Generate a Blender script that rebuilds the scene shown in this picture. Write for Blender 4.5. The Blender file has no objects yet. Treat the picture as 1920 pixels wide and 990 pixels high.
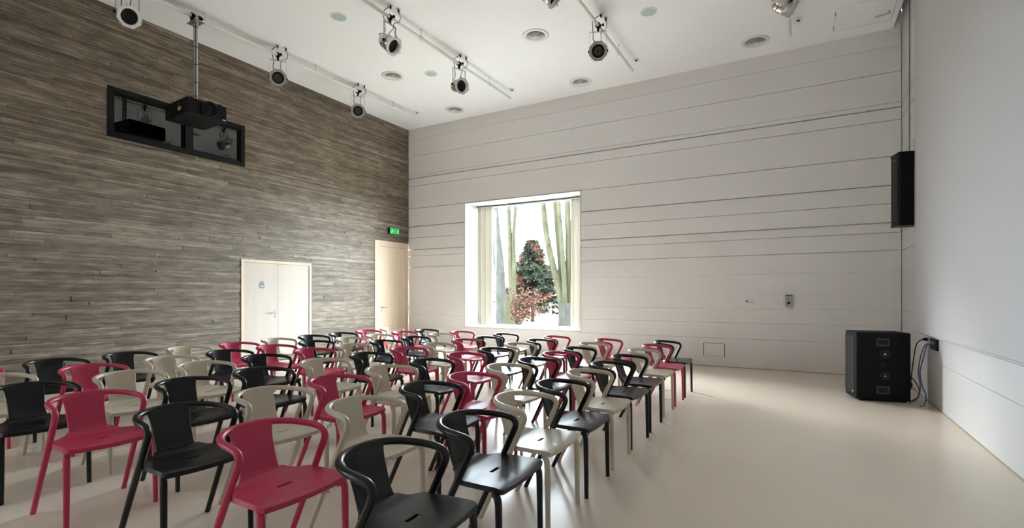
import bpy, bmesh, math, random
from mathutils import Vector, Matrix
R = math.radians
random.seed(7)
SC = bpy.context.scene
COL = SC.collection

# ------------------------------------------------------------------ camera
cam = bpy.data.cameras.new('camera')
cam.sensor_width = 36.0
cam.lens = 36.0 * 951.0 / 1920.0
cam.shift_y = 58.0 / 1920.0
cam.clip_start = 0.05
cam.clip_end = 300
camo = bpy.data.objects.new('camera', cam)
COL.objects.link(camo)
camo.location = (0, 0, 1.41)
camo.rotation_euler = (R(90), 0, R(29.816))
SC.camera = camo

# ------------------------------------------------------------------ world, light, exposure
SKY = 36.0
w = bpy.data.worlds.new('overcast_sky')
SC.world = w
w.use_nodes = True
bg = w.node_tree.nodes['Background']
bg.inputs[0].default_value = (0.81, 0.905, 1.0, 1)
bg.inputs[1].default_value = SKY
SC.view_settings.view_transform = 'Standard'
SC.view_settings.look = 'None'
SC.view_settings.gamma = 1.0
SC.view_settings.use_curve_mapping = False
SC.view_settings.exposure = 0.9
SC.cycles.use_denoising = True
SC.cycles.max_bounces = 12
SC.cycles.diffuse_bounces = 7
SC.cycles.transparent_max_bounces = 12


def portal(name, loc, rot, sx, sy):
    """daylight portal: guides the sky's light through a window opening, gives no light of its own"""
    l = bpy.data.lights.new(name, 'AREA')
    l.shape = 'RECTANGLE'
    l.size, l.size_y = sx, sy
    l.cycles.is_portal = True
    o = bpy.data.objects.new(name, l)
    COL.objects.link(o)
    o.location = loc
    o.rotation_euler = rot
    return o


# hazy winter sun behind thin cloud, low over the garden beyond the window
sun = bpy.data.lights.new('hazy_sun', 'SUN')
sun.energy = 7.0
sun.angle = R(20)
sun.color = (1.0, 0.98, 0.94)
suno = bpy.data.objects.new('hazy_sun', sun)
COL.objects.link(suno)
suno.rotation_euler = Vector((0.87, -0.47, -0.41)).to_track_quat('-Z', 'Y').to_euler()

# room numbers (metres, floor at z = 0)
XL, XR, YB, YN, ZC = -9.40, 1.452, 10.68, -5.0, 5.936
WX0, WX1, WZ0, WZ1, WY = -7.508, -4.333, 0.58, 3.762, 11.27       # big window opening and glass plane
NY0, NY1, NZ0, NZ1 = -4.3, -3.2, 1.0, 2.3                        # unseen window added for fill light, in the left wall behind the viewer
portal('window_daylight', ((WX0 + WX1) / 2, WY + 0.05, (WZ0 + WZ1) / 2), (R(-90), 0, 0), WX1 - WX0, WZ1 - WZ0)
portal('fill_window_daylight', (XL - 0.28, (NY0 + NY1) / 2, (NZ0 + NZ1) / 2), (0, R(-90), 0), NZ1 - NZ0, NY1 - NY0)


# ------------------------------------------------------------------ materials
def S(r, g, b):
    f = lambda c: c / 12.92 if c <= 0.04045 else ((c + 0.055) / 1.055) ** 2.4
    return (f(r / 255), f(g / 255), f(b / 255), 1)


MATS = {}


def mat(name, color, rough=0.5, metal=0.0, spec=0.5, bump=None, noise=None, emit=None, coat=0.0):
    """principled material; noise=(scale xyz, amount) varies colour, bump=(scale xyz, strength)"""
    m = bpy.data.materials.new(name)
    m.use_nodes = True
    nt = m.node_tree
    b = nt.nodes['Principled BSDF']
    b.inputs['Base Color'].default_value = color
    b.inputs['Roughness'].default_value = rough
    b.inputs['Metallic'].default_value = metal
    b.inputs['Specular IOR Level'].default_value = spec
    if coat:
        b.inputs['Coat Weight'].default_value = coat
        b.inputs['Coat Roughness'].default_value = 0.08
    if emit:
        b.inputs['Emission Color'].default_value = color
        b.inputs['Emission Strength'].default_value = emit
    tc = None
    if noise or bump:
        tc = nt.nodes.new('ShaderNodeTexCoord')
    if noise:
        mp = nt.nodes.new('ShaderNodeMapping')
        mp.inputs['Scale'].default_value = noise[0]
        nt.links.new(tc.outputs['Object'], mp.inputs['Vector'])
        n = nt.nodes.new('ShaderNodeTexNoise')
        n.inputs['Scale'].default_value = 1.0
        n.inputs['Detail'].default_value = 5
        nt.links.new(mp.outputs[0], n.inputs['Vector'])
        mr = nt.nodes.new('ShaderNodeMapRange')
        mr.inputs[1].default_value = 0.25
        mr.inputs[2].default_value = 0.75
        mr.inputs[3].default_value = 1 - noise[1]
        mr.inputs[4].default_value = 1 + noise[1]
        nt.links.new(n.outputs[0], mr.inputs[0])
        mx = nt.nodes.new('ShaderNodeVectorMath')
        mx.operation = 'SCALE'
        mx.inputs[0].default_value = color[:3]
        nt.links.new(mr.outputs[0], mx.inputs['Scale'])
        nt.links.new(mx.outputs[0], b.inputs['Base Color'])
    if bump:
        mp = nt.nodes.new('ShaderNodeMapping')
        mp.inputs['Scale'].default_value = bump[0]
        nt.links.new(tc.outputs['Object'], mp.inputs['Vector'])
        n = nt.nodes.new('ShaderNodeTexNoise')
        n.inputs['Scale'].default_value = 1.0
        n.inputs['Detail'].default_value = 4
        nt.links.new(mp.outputs[0], n.inputs['Vector'])
        bp = nt.nodes.new('ShaderNodeBump')
        bp.inputs['Strength'].default_value = bump[1]
        bp.inputs['Distance'].default_value = 0.01
        nt.links.new(n.outputs[0], bp.inputs['Height'])
        nt.links.new(bp.outputs[0], b.inputs['Normal'])
    MATS[name] = m
    return m


def glass_mat(name, tint, gloss=1.0):
    m = bpy.data.materials.new(name)
    m.use_nodes = True
    nt = m.node_tree
    for n in list(nt.nodes):
        nt.nodes.remove(n)
    out = nt.nodes.new('ShaderNodeOutputMaterial')
    tr = nt.nodes.new('ShaderNodeBsdfTransparent')
    tr.inputs[0].default_value = tint
    gl = nt.nodes.new('ShaderNodeBsdfGlossy')
    gl.inputs['Roughness'].default_value = 0.02
    lw = nt.nodes.new('ShaderNodeLayerWeight')
    lw.inputs[0].default_value = 0.5
    pw = nt.nodes.new('ShaderNodeMath')
    pw.operation = 'POWER'
    pw.inputs[1].default_value = 5.0
    nt.links.new(lw.outputs['Facing'], pw.inputs[0])
    fr = nt.nodes.new('ShaderNodeMath')
    fr.operation = 'MULTIPLY_ADD'
    fr.inputs[1].default_value = 0.96
    fr.inputs[2].default_value = 0.04
    nt.links.new(pw.outputs[0], fr.inputs[0])
    mul = nt.nodes.new('ShaderNodeMath')
    mul.operation = 'MULTIPLY'
    mul.inputs[1].default_value = gloss
    mix = nt.nodes.new('ShaderNodeMixShader')
    nt.links.new(fr.outputs[0], mul.inputs[0])
    nt.links.new(mul.outputs[0], mix.inputs[0])
    nt.links.new(tr.outputs[0], mix.inputs[1])
    nt.links.new(gl.outputs[0], mix.inputs[2])
    nt.links.new(mix.outputs[0], out.inputs[0])
    MATS[name] = m
    return m


def concrete_mat():
    """board-marked concrete: each cast board carries its own tone, grain runs along the board"""
    m = bpy.data.materials.new('board_marked_concrete')
    m.use_nodes = True
    nt = m.node_tree
    L = nt.links.new
    b = nt.nodes['Principled BSDF']
    b.inputs['Roughness'].default_value = 0.47
    b.inputs['Specular IOR Level'].default_value = 0.28
    at = nt.nodes.new('ShaderNodeAttribute')
    at.attribute_name = 'tone'
    tc = nt.nodes.new('ShaderNodeTexCoord')

    def noise(scale, detail, rough=0.55):
        mp = nt.nodes.new('ShaderNodeMapping')
        mp.inputs['Scale'].default_value = scale
        L(tc.outputs['Object'], mp.inputs['Vector'])
        n = nt.nodes.new('ShaderNodeTexNoise')
        n.inputs['Scale'].default_value = 1
        n.inputs['Detail'].default_value = detail
        n.inputs['Roughness'].default_value = rough
        L(mp.outputs[0], n.inputs['Vector'])
        return n
    grain = noise((20, 1.3, 110), 8, 0.75)
    fine = noise((20, 3.0, 260), 4, 0.6)
    blot = noise((3, 3.2, 16), 6, 0.68)
    cloud = noise((1, 0.45, 0.8), 3)
    ramp = nt.nodes.new('ShaderNodeValToRGB')
    ramp.color_ramp.elements[0].position = 0.22
    ramp.color_ramp.elements[0].color = S(54, 44, 34)
    ramp.color_ramp.elements[1].position = 0.8
    ramp.color_ramp.elements[1].color = S(178, 166, 148)
    e = ramp.color_ramp.elements.new(0.5)
    e.color = S(114, 102, 87)

    def math(op, a, bb):
        n = nt.nodes.new('ShaderNodeMath')
        n.operation = op
        for i, v in enumerate((a, bb)):
            if isinstance(v, (int, float)):
                n.inputs[i].default_value = v
            else:
                L(v, n.inputs[i])
        return n.outputs[0]
    v = math('MULTIPLY', grain.outputs[0], 0.80)
    v = math('ADD', v, math('MULTIPLY', fine.outputs[0], 0.26))
    v = math('ADD', v, math('MULTIPLY', blot.outputs[0], 0.58))
    v = math('ADD', v, math('MULTIPLY', cloud.outputs[0], 0.22))
    v = math('ADD', v, math('MULTIPLY', at.outputs['Fac'], 0.22))
    v = math('SUBTRACT', v, 0.55)
    L(v, ramp.inputs[0])
    L(ramp.outputs[0], b.inputs['Base Color'])
    bp = nt.nodes.new('ShaderNodeBump')
    bp.inputs['Strength'].default_value = 0.5
    bp.inputs['Distance'].default_value = 0.008
    L(grain.outputs[0], bp.inputs['Height'])
    L(bp.outputs[0], b.inputs['Normal'])
    MATS['concrete'] = m
    return m


def curtain_mat():
    m = bpy.data.materials.new('curtain_cloth')
    m.use_nodes = True
    nt = m.node_tree
    for n in list(nt.nodes):
        nt.nodes.remove(n)
    out = nt.nodes.new('ShaderNodeOutputMaterial')
    a = nt.nodes.new('ShaderNodeBsdfDiffuse')
    a.inputs[0].default_value = (0.50, 0.47, 0.40, 1)
    t = nt.nodes.new('ShaderNodeBsdfTranslucent')
    t.inputs[0].default_value = (0.50, 0.46, 0.37, 1)
    mix = nt.nodes.new('ShaderNodeMixShader')
    mix.inputs[0].default_value = 0.035
    nt.links.new(a.outputs[0], mix.inputs[1])
    nt.links.new(t.outputs[0], mix.inputs[2])
    nt.links.new(mix.outputs[0], out.inputs[0])
    MATS['curtain'] = m


concrete_mat()
curtain_mat()
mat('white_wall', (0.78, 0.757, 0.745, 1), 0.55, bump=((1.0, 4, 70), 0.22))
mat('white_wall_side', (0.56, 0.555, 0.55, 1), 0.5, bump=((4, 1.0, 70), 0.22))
mat('white_reveal', (0.60, 0.61, 0.62, 1), 0.5)
mat('ceiling_white', (0.90, 0.91, 0.92, 1), 0.7)
mat('floor_resin', (0.73, 0.635, 0.53, 1), 0.22, spec=0.24, noise=((0.7, 0.7, 1), 0.045), bump=((3, 3, 3), 0.015))
mat('chair_black', (0.006, 0.0065, 0.0075, 1), 0.32, spec=0.38, bump=((400, 400, 400), 0.03))
mat('chair_pink', (0.50, 0.035, 0.095, 1), 0.40, spec=0.45, bump=((400, 400, 400), 0.03))
mat('chair_beige', (0.57, 0.51, 0.40, 1), 0.40, spec=0.45, bump=((400, 400, 400), 0.03))
mat('black_metal', (0.006, 0.0065, 0.008, 1), 0.45, spec=0.18)
mat('black_matte', (0.005, 0.0055, 0.006, 1), 0.6, spec=0.15, bump=((300, 300, 300), 0.1))
mat('black_deep', (0.002, 0.002, 0.002, 1), 0.8)
mat('dark_grey', (0.018, 0.019, 0.021, 1), 0.5, spec=0.2)
mat('handle_grey', (0.022, 0.024, 0.027, 1), 0.4, spec=0.35)
mat('grille_black', (0.013, 0.013, 0.014, 1), 0.55, spec=0.2, bump=((500, 500, 500), 0.4))
mat('chrome', (0.62, 0.60, 0.57, 1), 0.22, metal=1.0)
mat('steel', (0.50, 0.50, 0.50, 1), 0.35, metal=1.0)
mat('bright_metal', (0.86, 0.86, 0.86, 1), 0.30, metal=0.75)
mat('pipe_white', (0.74, 0.73, 0.70, 1), 0.45)
mat('plastic_white', (0.76, 0.76, 0.74, 1), 0.4)
mat('plastic_grey', (0.36, 0.36, 0.34, 1), 0.45)
mat('paper_grey', (0.45, 0.43, 0.41, 1), 0.7)
mat('led_lens', (0.22, 0.15, 0.12, 1), 0.25)
mat('lamp_grey', (0.40, 0.39, 0.38, 1), 0.4, metal=0.5)
mat('orange_mark', (0.65, 0.22, 0.04, 1), 0.4)
mat('teal_glass', (0.48, 0.60, 0.58, 1), 0.12)
mat('birch', (0.62, 0.505, 0.38, 1), 0.55, spec=0.2, noise=((8, 8, 0.7), 0.07))
mat('birch_leaf', (0.52, 0.465, 0.405, 1), 0.6, spec=0.15, noise=((8, 8, 0.7), 0.05))
mat('birch_warm', (0.66, 0.53, 0.39, 1), 0.55, spec=0.2, noise=((8, 8, 0.7), 0.08))
mat('screen_cloth', (0.47, 0.457, 0.46, 1), 0.8)
mat('screen_back', (0.03, 0.03, 0.03, 1), 0.8)
mat('sign_green', S(0, 160, 70), 0.4, emit=0.35)
mat('sign_white', (0.85, 0.85, 0.85, 1), 0.4)
mat('plaque_blue', (0.12, 0.155, 0.18, 1), 0.4)
mat('cable_black', (0.012, 0.012, 0.013, 1), 0.45)
mat('cable_blue', (0.055, 0.085, 0.17, 1), 0.45)
mat('cable_green', (0.16, 0.20, 0.18, 1), 0.45)
mat('bark_olive', (.0205, .0200, .0125, 1), 0.85, spec=0.0, noise=((6, 6, 2), 0.35))
mat('bark_grey', (.0185, .0185, .0165, 1), 0.85, spec=0.0, noise=((6, 6, 2), 0.35))
mat('bark_brown', (.016, .014, .012, 1), 0.85, spec=0.0)
mat('needles', (.0165, .0200, .0140, 1), 0.7, spec=0.0, noise=((3, 3, 3), 0.45))
mat('russet', (.046, .0235, .0165, 1), 0.8, spec=0.0, noise=((3, 3, 3), 0.4))
mat('ground', (.20, .185, .15, 1), 0.9, spec=0.0, noise=((0.6, 0.6, 0.6), 0.35))
mat('hedge', (.028, .029, .020, 1), 0.9, spec=0.0, noise=((2, 2, 2), 0.4))
mat('post_teal', (.004, .05, .04, 1), 0.5, spec=0.0)
mat('post_pink', (.09, .02, .04, 1), 0.5, spec=0.0)
mat('skirt', (0.36, 0.30, 0.21, 1), 0.6)
glass_mat('clear_glass', (0.97, 0.985, 0.98, 1))
glass_mat('booth_glass', (0.10, 0.105, 0.11, 1), 2.6)


# ------------------------------------------------------------------ mesh helpers
def sm(p):
    """catmull-rom through points -> list of Vectors"""
    return [Vector(q) for q in p]


def catmull(P, n=6):
    P = [Vector(p) for p in P]
    out = []
    for i in range(len(P) - 1):
        p0, p1, p2, p3 = P[max(i - 1, 0)], P[i], P[i + 1], P[min(i + 2, len(P) - 1)]
        for k in range(n):
            t = k / n
            out.append(0.5 * ((2 * p1) + (p2 - p0) * t + (2 * p0 - 5 * p1 + 4 * p2 - p3) * t * t + (3 * p1 - p0 - 3 * p2 + p3) * t ** 3))
    out.append(P[-1])
    return out


class MB:
    def __init__(s):
        s.v, s.f, s.sm = [], [], []

    def add(s, V, F, smooth=False):
        b = len(s.v)
        s.v += [tuple(v) for v in V]
        s.f += [tuple(i + b for i in f) for f in F]
        s.sm += [smooth] * len(F)
        return s

    def box(s, x0, x1, y0, y1, z0, z1, M=None):
        V = [Vector((x, y, z)) for z in (z0, z1) for y in (y0, y1) for x in (x0, x1)]
        if M:
            V = [M @ v for v in V]
        return s.add(V, [(0, 2, 3, 1), (4, 5, 7, 6), (0, 1, 5, 4), (2, 6, 7, 3), (0, 4, 6, 2), (1, 3, 7, 5)])

    def cbox(s, x0, x1, y0, y1, z0, z1, c=0.004, M=None):
        """box with chamfered edges"""
        bm = bmesh.new()
        bmesh.ops.create_cube(bm, size=1)
        for v in bm.verts:
            v.co = Vector(((x0 + x1) / 2 + v.co.x * (x1 - x0), (y0 + y1) / 2 + v.co.y * (y1 - y0), (z0 + z1) / 2 + v.co.z * (z1 - z0)))
        bmesh.ops.bevel(bm, geom=list(bm.edges), offset=c, segments=2, affect='EDGES', profile=0.5)
        bm.verts.index_update()
        V = [M @ v.co if M else v.co.copy() for v in bm.verts]
        F = [[v.index for v in f.verts] for f in bm.faces]
        bm.free()
        return s.add(V, F)

    def tube(s, P, r, n=10, cap=True):
        P = [Vector(p) for p in P]
        rr = r if isinstance(r, (list, tuple)) else [r] * len(P)
        V = []
        t0 = (P[1] - P[0]).normalized()
        up = Vector((0, 0, 1)) if abs(t0.z) < 0.9 else Vector((1, 0, 0))
        a = t0.cross(up).normalized()
        for i, p in enumerate(P):
            t = (P[min(i + 1, len(P) - 1)] - P[max(i - 1, 0)]).normalized()
            a = (a - t * a.dot(t)).normalized()
            b = t.cross(a)
            for k in range(n):
                an = 2 * math.pi * k / n
                V.append(p + (a * math.cos(an) + b * math.sin(an)) * rr[i])
        F = []
        for i in range(len(P) - 1):
            for k in range(n):
                k2 = (k + 1) % n
                F.append((i * n + k, i * n + k2, (i + 1) * n + k2, (i + 1) * n + k))
        s.add(V, F, True)
        if cap:
            s.add([V[k] for k in range(n)], [tuple(range(n))[::-1]])
            s.add([V[(len(P) - 1) * n + k] for k in range(n)], [tuple(range(n))])
        return s

    def lathe(s, prof, n=24, M=None, smooth=True, ph=0.0):
        """prof: (r, h) pairs turned around local z"""
        V = []
        for r, h in prof:
            for k in range(n):
                a = 2 * math.pi * k / n + ph
                v = Vector((r * math.cos(a), r * math.sin(a), h))
                V.append(M @ v if M else v)
        F = []
        for i in range(len(prof) - 1):
            for k in range(n):
                k2 = (k + 1) % n
                F.append((i * n + k, i * n + k2, (i + 1) * n + k2, (i + 1) * n + k))
        return s.add(V, F, smooth)

    def disc(s, r, h, n=24, M=None, ph=0.0, down=False):
        V = [Vector((r * math.cos(2 * math.pi * k / n + ph), r * math.sin(2 * math.pi * k / n + ph), h)) for k in range(n)]
        if M:
            V = [M @ v for v in V]
        return s.add(V, [tuple(range(n))[::-1] if down else tuple(range(n))])

    def prism(s, pts, z0, z1, M=None):
        n = len(pts)
        V = [Vector((x, y, z)) for z in (z0, z1) for x, y in pts]
        if M:
            V = [M @ v for v in V]
        F = [tuple(range(n))[::-1], tuple(range(n, 2 * n))]
        F += [(i, (i + 1) % n, n + (i + 1) % n, n + i) for i in range(n)]
        return s.add(V, F)

    def mesh(s, name, m):
        me = bpy.data.meshes.new(name)
        me.from_pydata(s.v, [], s.f)
        me.polygons.foreach_set('use_smooth', s.sm)
        if m:
            me.materials.append(MATS[m])
        me.update()
        return me

    def build(s, name, m, parent=None, **k):
        return link(name, s.mesh(name, m), parent, **k)


def link(name, me, parent=None, label=None, cat=None, group=None, kind=None, loc=None, rot=None):
    o = bpy.data.objects.new(name, me)
    COL.objects.link(o)
    if parent:
        o.parent = parent
    if loc is not None:
        o.location = loc
    if rot is not None:
        o.rotation_euler = rot
    for key, v in (('label', label), ('category', cat), ('group', group), ('kind', kind)):
        if v:
            o[key] = v
    return o


def thing(name, label, cat, loc=(0, 0, 0), rz=0.0, group=None, kind=None):
    return link(name, None, None, label, cat, group, kind, loc, (0, 0, rz))


def copy_tree(o, parent=None):
    c = o.copy()
    COL.objects.link(c)
    c.parent = parent
    for ch in o.children:
        copy_tree(ch, c)
    return c


# ================================================================== THE ROOM
# ---- floor and ceiling
MB().box(XL - 0.3, XR + 0.3, YN - 0.3, YB + 0.03, -0.15, 0.0).build('floor', 'floor_resin', kind='structure', label='pale glossy cream resin floor', cat='floor')
XE = 1.335      # edge of the ceiling before the screen slot
cl = MB()
cl.box(XL - 0.3, XE, YN - 0.3, YB + 0.03, ZC, ZC + 0.30)
cl.box(XE - 0.05, XR + 0.3, YN - 0.3, YB + 0.03, ZC + 0.30, ZC + 0.45)
cl.build('ceiling', 'ceiling_white', kind='structure', label='smooth white ceiling', cat='ceiling')

# ---- back wall: white boarded concrete, boards with open joints, deep window opening
wb = MB()
y0, y1 = YB + 0.06, WY + 0.06
wb.box(XL - 0.3, WX0, y0, y1, -0.15, ZC + 0.45)
wb.box(WX1, XR + 0.3, y0, y1, -0.15, ZC + 0.45)
wb.box(WX0, WX1, y0, y1, -0.15, WZ0)
wb.box(WX0, WX1, y0, y1, WZ1, ZC + 0.45)
wall_back = wb.build('wall_back', 'white_wall', kind='structure', label='white painted boarded wall with the window', cat='wall')
# (height of joint, width of joint)
JOINTS = [(0.563, .004), (0.869, .003), (1.149, .004), (1.41, .003), (1.80, .002), (2.167, .010), (2.471, .009), (2.638, .022), (2.963, .008), (3.273, .022),
          (3.768, .009), (4.376, .009), (4.585, .022), (4.672, .006), (5.195, .007), (5.637, .006)]


def courses():
    zs = [(0.0, 0.0)] + JOINTS + [(ZC + 0.30, 0.0)]
    for (a, wa), (b, wb_) in zip(zs[:-1], zs[1:]):
        yield a + wa / 2, b - wb_ / 2


rnd = random.Random(3)
for za, zb in courses():
    zz = [(za, zb)]
    for cut in (WZ0, WZ1):
        zz = [q for (a, b) in zz for q in ([(a, cut), (cut, b)] if a < cut < b else [(a, b)])]
    for a, b in zz:
        if b - a < 0.004:
            continue
        spans = [(XL + 0.004, XR - 0.010)]
        if a >= WZ0 - 1e-6 and b <= WZ1 + 1e-6:
            spans = [(XL + 0.004, WX0), (WX1, XR - 0.010)]
        for x0, x1 in spans:
            d = rnd.uniform(-0.0015, 0.0025)
            MB().box(x0, x1, YB - d, YB + 0.062, a, b).build('board', 'white_wall', wall_back)

# ---- right wall, same joints
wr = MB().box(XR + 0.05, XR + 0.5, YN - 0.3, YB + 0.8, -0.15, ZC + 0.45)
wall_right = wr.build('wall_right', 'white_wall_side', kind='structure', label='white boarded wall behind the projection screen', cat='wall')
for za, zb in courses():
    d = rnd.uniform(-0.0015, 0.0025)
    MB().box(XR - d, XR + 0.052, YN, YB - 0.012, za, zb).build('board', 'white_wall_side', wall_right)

# ---- wall behind the viewer
wn = MB()
wn.box(XL - 0.3, XR + 0.3, YN - 0.35, YN, -0.15, ZC + 0.45)
wn.build('wall_near', 'white_wall', kind='structure', label='white wall behind the viewer', cat='wall')

# ---- left wall: board-marked concrete, each board imprint a strip of its own
D1 = (5.888, 7.500, 0.0, 2.105)       # double door  (y0, y1, z0, z1)
D2 = (9.415, 10.672, 0.0, 2.81)       # tall door in the corner
BW = (3.720, 5.965, 3.89, 4.685)      # control booth window
W3 = (NY0, NY1, NZ0, NZ1)              # added fill window behind the viewer
OPEN = [D1, D2, BW, W3]


def set_tone(me, vals):
    at = me.attributes.new('tone', 'FLOAT', 'FACE')
    at.data.foreach_set('value', vals)


bk = MB()
ys = [YN - 0.3, W3[0], W3[1], BW[0], BW[1], D1[0], D1[1], D2[0], YB + 0.3]
for a, b in zip(ys[:-1], ys[1:]):
    hole = [o for o in OPEN if o[0] - 1e-6 <= a and b <= max(o[1], YB + 0.31 if o is D2 else 0) + 1e-6]
    zlo = -0.15
    for o in sorted(hole, key=lambda o: o[2]):
        if o[2] > zlo:
            bk.box(XL - 0.30, XL - 0.012, a, b, zlo, o[2])
        zlo = o[3]
    bk.box(XL - 0.30, XL - 0.012, a, b, zlo, ZC + 0.45)
me = bk.mesh('wall_left', 'concrete')
set_tone(me, [0.1] * len(me.polygons))
wall_left = link('wall_left', me, kind='structure', label='grey board-marked concrete wall with two doors', cat='wall')
rnd = random.Random(11)
edges = [0.0]
marks = sorted([D1[3], D2[3], BW[2], BW[3], ZC])
for mk in marks:
    while edges[-1] < mk - 1e-6:
        h = rnd.choice([0.035, 0.04, 0.05, 0.05, 0.06, 0.075])
        nz = edges[-1] + h
        if nz > mk - 0.03:
            nz = mk
        edges.append(nz)
strips = []
for za, zb in zip(edges[:-1], edges[1:]):
    free = [(-0.5, YB)]
    for o in OPEN:
        if za >= o[2] - 1e-6 and zb <= o[3] + 1e-6:
            nf = []
            for a, b in free:
                if o[1] <= a or o[0] >= b:
                    nf.append((a, b))
                else:
                    if o[0] > a:
                        nf.append((a, o[0]))
                    if o[1] < b:
                        nf.append((o[1], b))
            free = nf
    for a, b in free:
        y = a
        first = True
        while y < b - 1e-6:
            ln = rnd.uniform(0.9, 3.6) * (rnd.uniform(0.2, 1) if first else 1)
            first = False
            y2 = min(b, y + ln)
            if b - y2 < 0.4:
                y2 = b
            strips.append((y, y2, za, zb, rnd.uniform(-0.010, 0.004), rnd.betavariate(2.2, 2.2)))
            y = y2


def strip_mb(mb, s):
    y0, y1, z0, z1, d, t = s
    g = 0.0020
    x0, x1 = XL - 0.013, XL + d
    ey = 0.0 if y1 > YB - 1e-4 else g
    V = [(x0, y0 + g, z0 + g), (x0, y1 - ey, z0 + g), (x0, y1 - ey, z1 - g), (x0, y0 + g, z1 - g),
         (x1, y0 + g, z0 + g), (x1, y1 - ey, z0 + g), (x1, y1 - ey, z1 - g), (x1, y0 + g, z1 - g)]
    mb.add(V, [(4, 5, 6, 7), (0, 1, 5, 4), (3, 7, 6, 2), (0, 4, 7, 3), (1, 2, 6, 5)])


def px_size(s):
    yc = max(min((s[0] + s[1]) / 2, 12), 0)
    vis = s[1] > 2.4
    dist = math.hypot(XL, yc)
    return ((s[3] - s[2]) * min(s[1] - max(s[0], 2.3), 4) / dist ** 2) if vis else -1


strips.sort(key=px_size, reverse=True)
for s in strips[:300]:
    mb = MB()
    strip_mb(mb, s)
    me = mb.mesh('board_imprint', 'concrete')
    set_tone(me, [s[5]] * len(me.polygons))
    link('board_imprint', me, wall_left)
mb, tones = MB(), []
for s in strips[300:]:
    strip_mb(mb, s)
    tones += [s[5]] * 5
me = mb.mesh('board_imprints', 'concrete')
set_tone(me, tones)
link('board_imprints', me, wall_left, kind='stuff')

# ---- thin skirting line
MB().box(XL, XR - 0.01, YB - 0.010, YB - 0.002, 0.0, 0.012).build('baseboard_back', 'skirt', kind='structure', label='thin beige skirting along the window wall', cat='baseboard')
MB().box(XR - 0.010, XR - 0.002, YN, YB - 0.012, 0.0, 0.012).build('baseboard_right', 'skirt', kind='structure', label='thin beige skirting below the screen', cat='baseboard')

# ---- window_1: big square window in a deep white reveal
win = thing('window_1', 'large square window in a deep white reveal', 'window', ((WX0 + WX1) / 2, WY, WZ0), kind='structure')
wx, wh = (WX1 - WX0) / 2, WZ1 - WZ0
lining = MB()
dy0, dy1 = YB - 0.012 - WY, 0.06
t = 0.018
lining.box(-wx, -wx + t, dy0, dy1, 0, wh)
lining.box(wx - t, wx, dy0, dy1, 0, wh)
lining.box(-wx + t, wx - t, dy0, dy1, wh - t, wh)
lining.build('reveal_lining', 'white_reveal', win)
MB().cbox(-wx + t, wx - t, dy0 - 0.004, dy1, 0, 0.03, 0.004).build('window_sill', 'white_reveal', win)
for nm, q in (('frame_stile', (-wx + t, -wx + t + .045, 0.03, wh - t)), ('frame_stile', (wx - t - .045, wx - t, 0.03, wh - t)),
              ('frame_rail', (-wx + t + .045, wx - t - .045, 0.03, 0.065)), ('frame_rail', (-wx + t + .045, wx - t - .045, wh - t - .045, wh - t))):
    MB().cbox(q[0], q[1], -0.03, 0.04, q[2], q[3], 0.004).build(nm, 'white_reveal', win)
MB().box(-wx + t + .04, wx - t - .04, 0.0, 0.008, 0.06, wh - t - .04).build('pane', 'clear_glass', win)

w3 = thing('fill_window', 'unseen window added for fill light in the concrete wall behind the viewer', 'window', (XL, (NY0 + NY1) / 2, NZ0), kind='structure')  # made-up opening out of view, lets extra daylight into the near half
q3 = (NY1 - NY0) / 2
for nm, q in (('frame_stile', (-q3, -q3 + .05, 0, NZ1 - NZ0)), ('frame_stile', (q3 - .05, q3, 0, NZ1 - NZ0)), ('frame_rail', (-q3 + .05, q3 - .05, 0, .05)), ('frame_rail', (-q3 + .05, q3 - .05, NZ1 - NZ0 - .05, NZ1 - NZ0))):
    MB().cbox(-.26, -.20, *q, .004).build(nm, 'black_metal', w3)
MB().box(-.235, -.228, -q3 + .04, q3 - .04, .04, NZ1 - NZ0 - .04).build('pane', 'clear_glass', w3)

# ---- window_2: dark control booth window in the concrete wall
bw = thing('window_2', 'long dark control booth window with black frame high in the concrete wall', 'window', (XL, (BW[0] + BW[1]) / 2, BW[2]), kind='structure')
hw, hh = (BW[1] - BW[0]) / 2, BW[3] - BW[2]
fw = 0.085
ml = (4.865 - (BW[0] + BW[1]) / 2, 5.00 - (BW[0] + BW[1]) / 2)
for nm, y0, y1, z0, z1 in (('frame_stile', -hw, -hw + fw, 0, hh), ('frame_stile', hw - fw, hw, 0, hh),
                           ('frame_rail', -hw + fw, hw - fw, 0, fw), ('frame_rail', -hw + fw, hw - fw, hh - fw, hh), ('mullion', ml[0], ml[1], fw, hh - fw)):
    MB().cbox(-0.11, 0.012, y0, y1, z0, z1, 0.004).build(nm, 'black_metal', bw)
for y0, y1 in ((-hw + fw, ml[0]), (ml[1], hw - fw)):
    bead = MB()
    for q in ((y0, y0 + .022, fw, hh - fw), (y1 - .022, y1, fw, hh - fw), (y0 + .022, y1 - .022, fw, fw + .022), (y0 + .022, y1 - .022, hh - fw - .022, hh - fw)):
        bead.box(-0.075, -0.03, *q)
    bead.build('glazing_bead', 'black_metal', bw)
    MB().box(-0.066, -0.058, y0 + .01, y1 - .01, fw + .01, hh - fw - .01).build('pane', 'booth_glass', bw)
room = MB()
room.box(-2.4, -2.3, -hw - .5, hw + .5, -.9, hh + .6)
room.box(-2.3, -0.29, -hw - .5, hw + .5, -1.0, -.9)
room.box(-2.3, -0.29, -hw - .5, hw + .5, hh + .6, hh + .7)
room.box(-2.3, -0.29, -hw - .6, -hw - .5, -.9, hh + .6)
room.box(-2.3, -0.29, hw + .5, hw + .6, -.9, hh + .6)
room.build('booth_room', 'dark_grey', bw)

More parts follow.
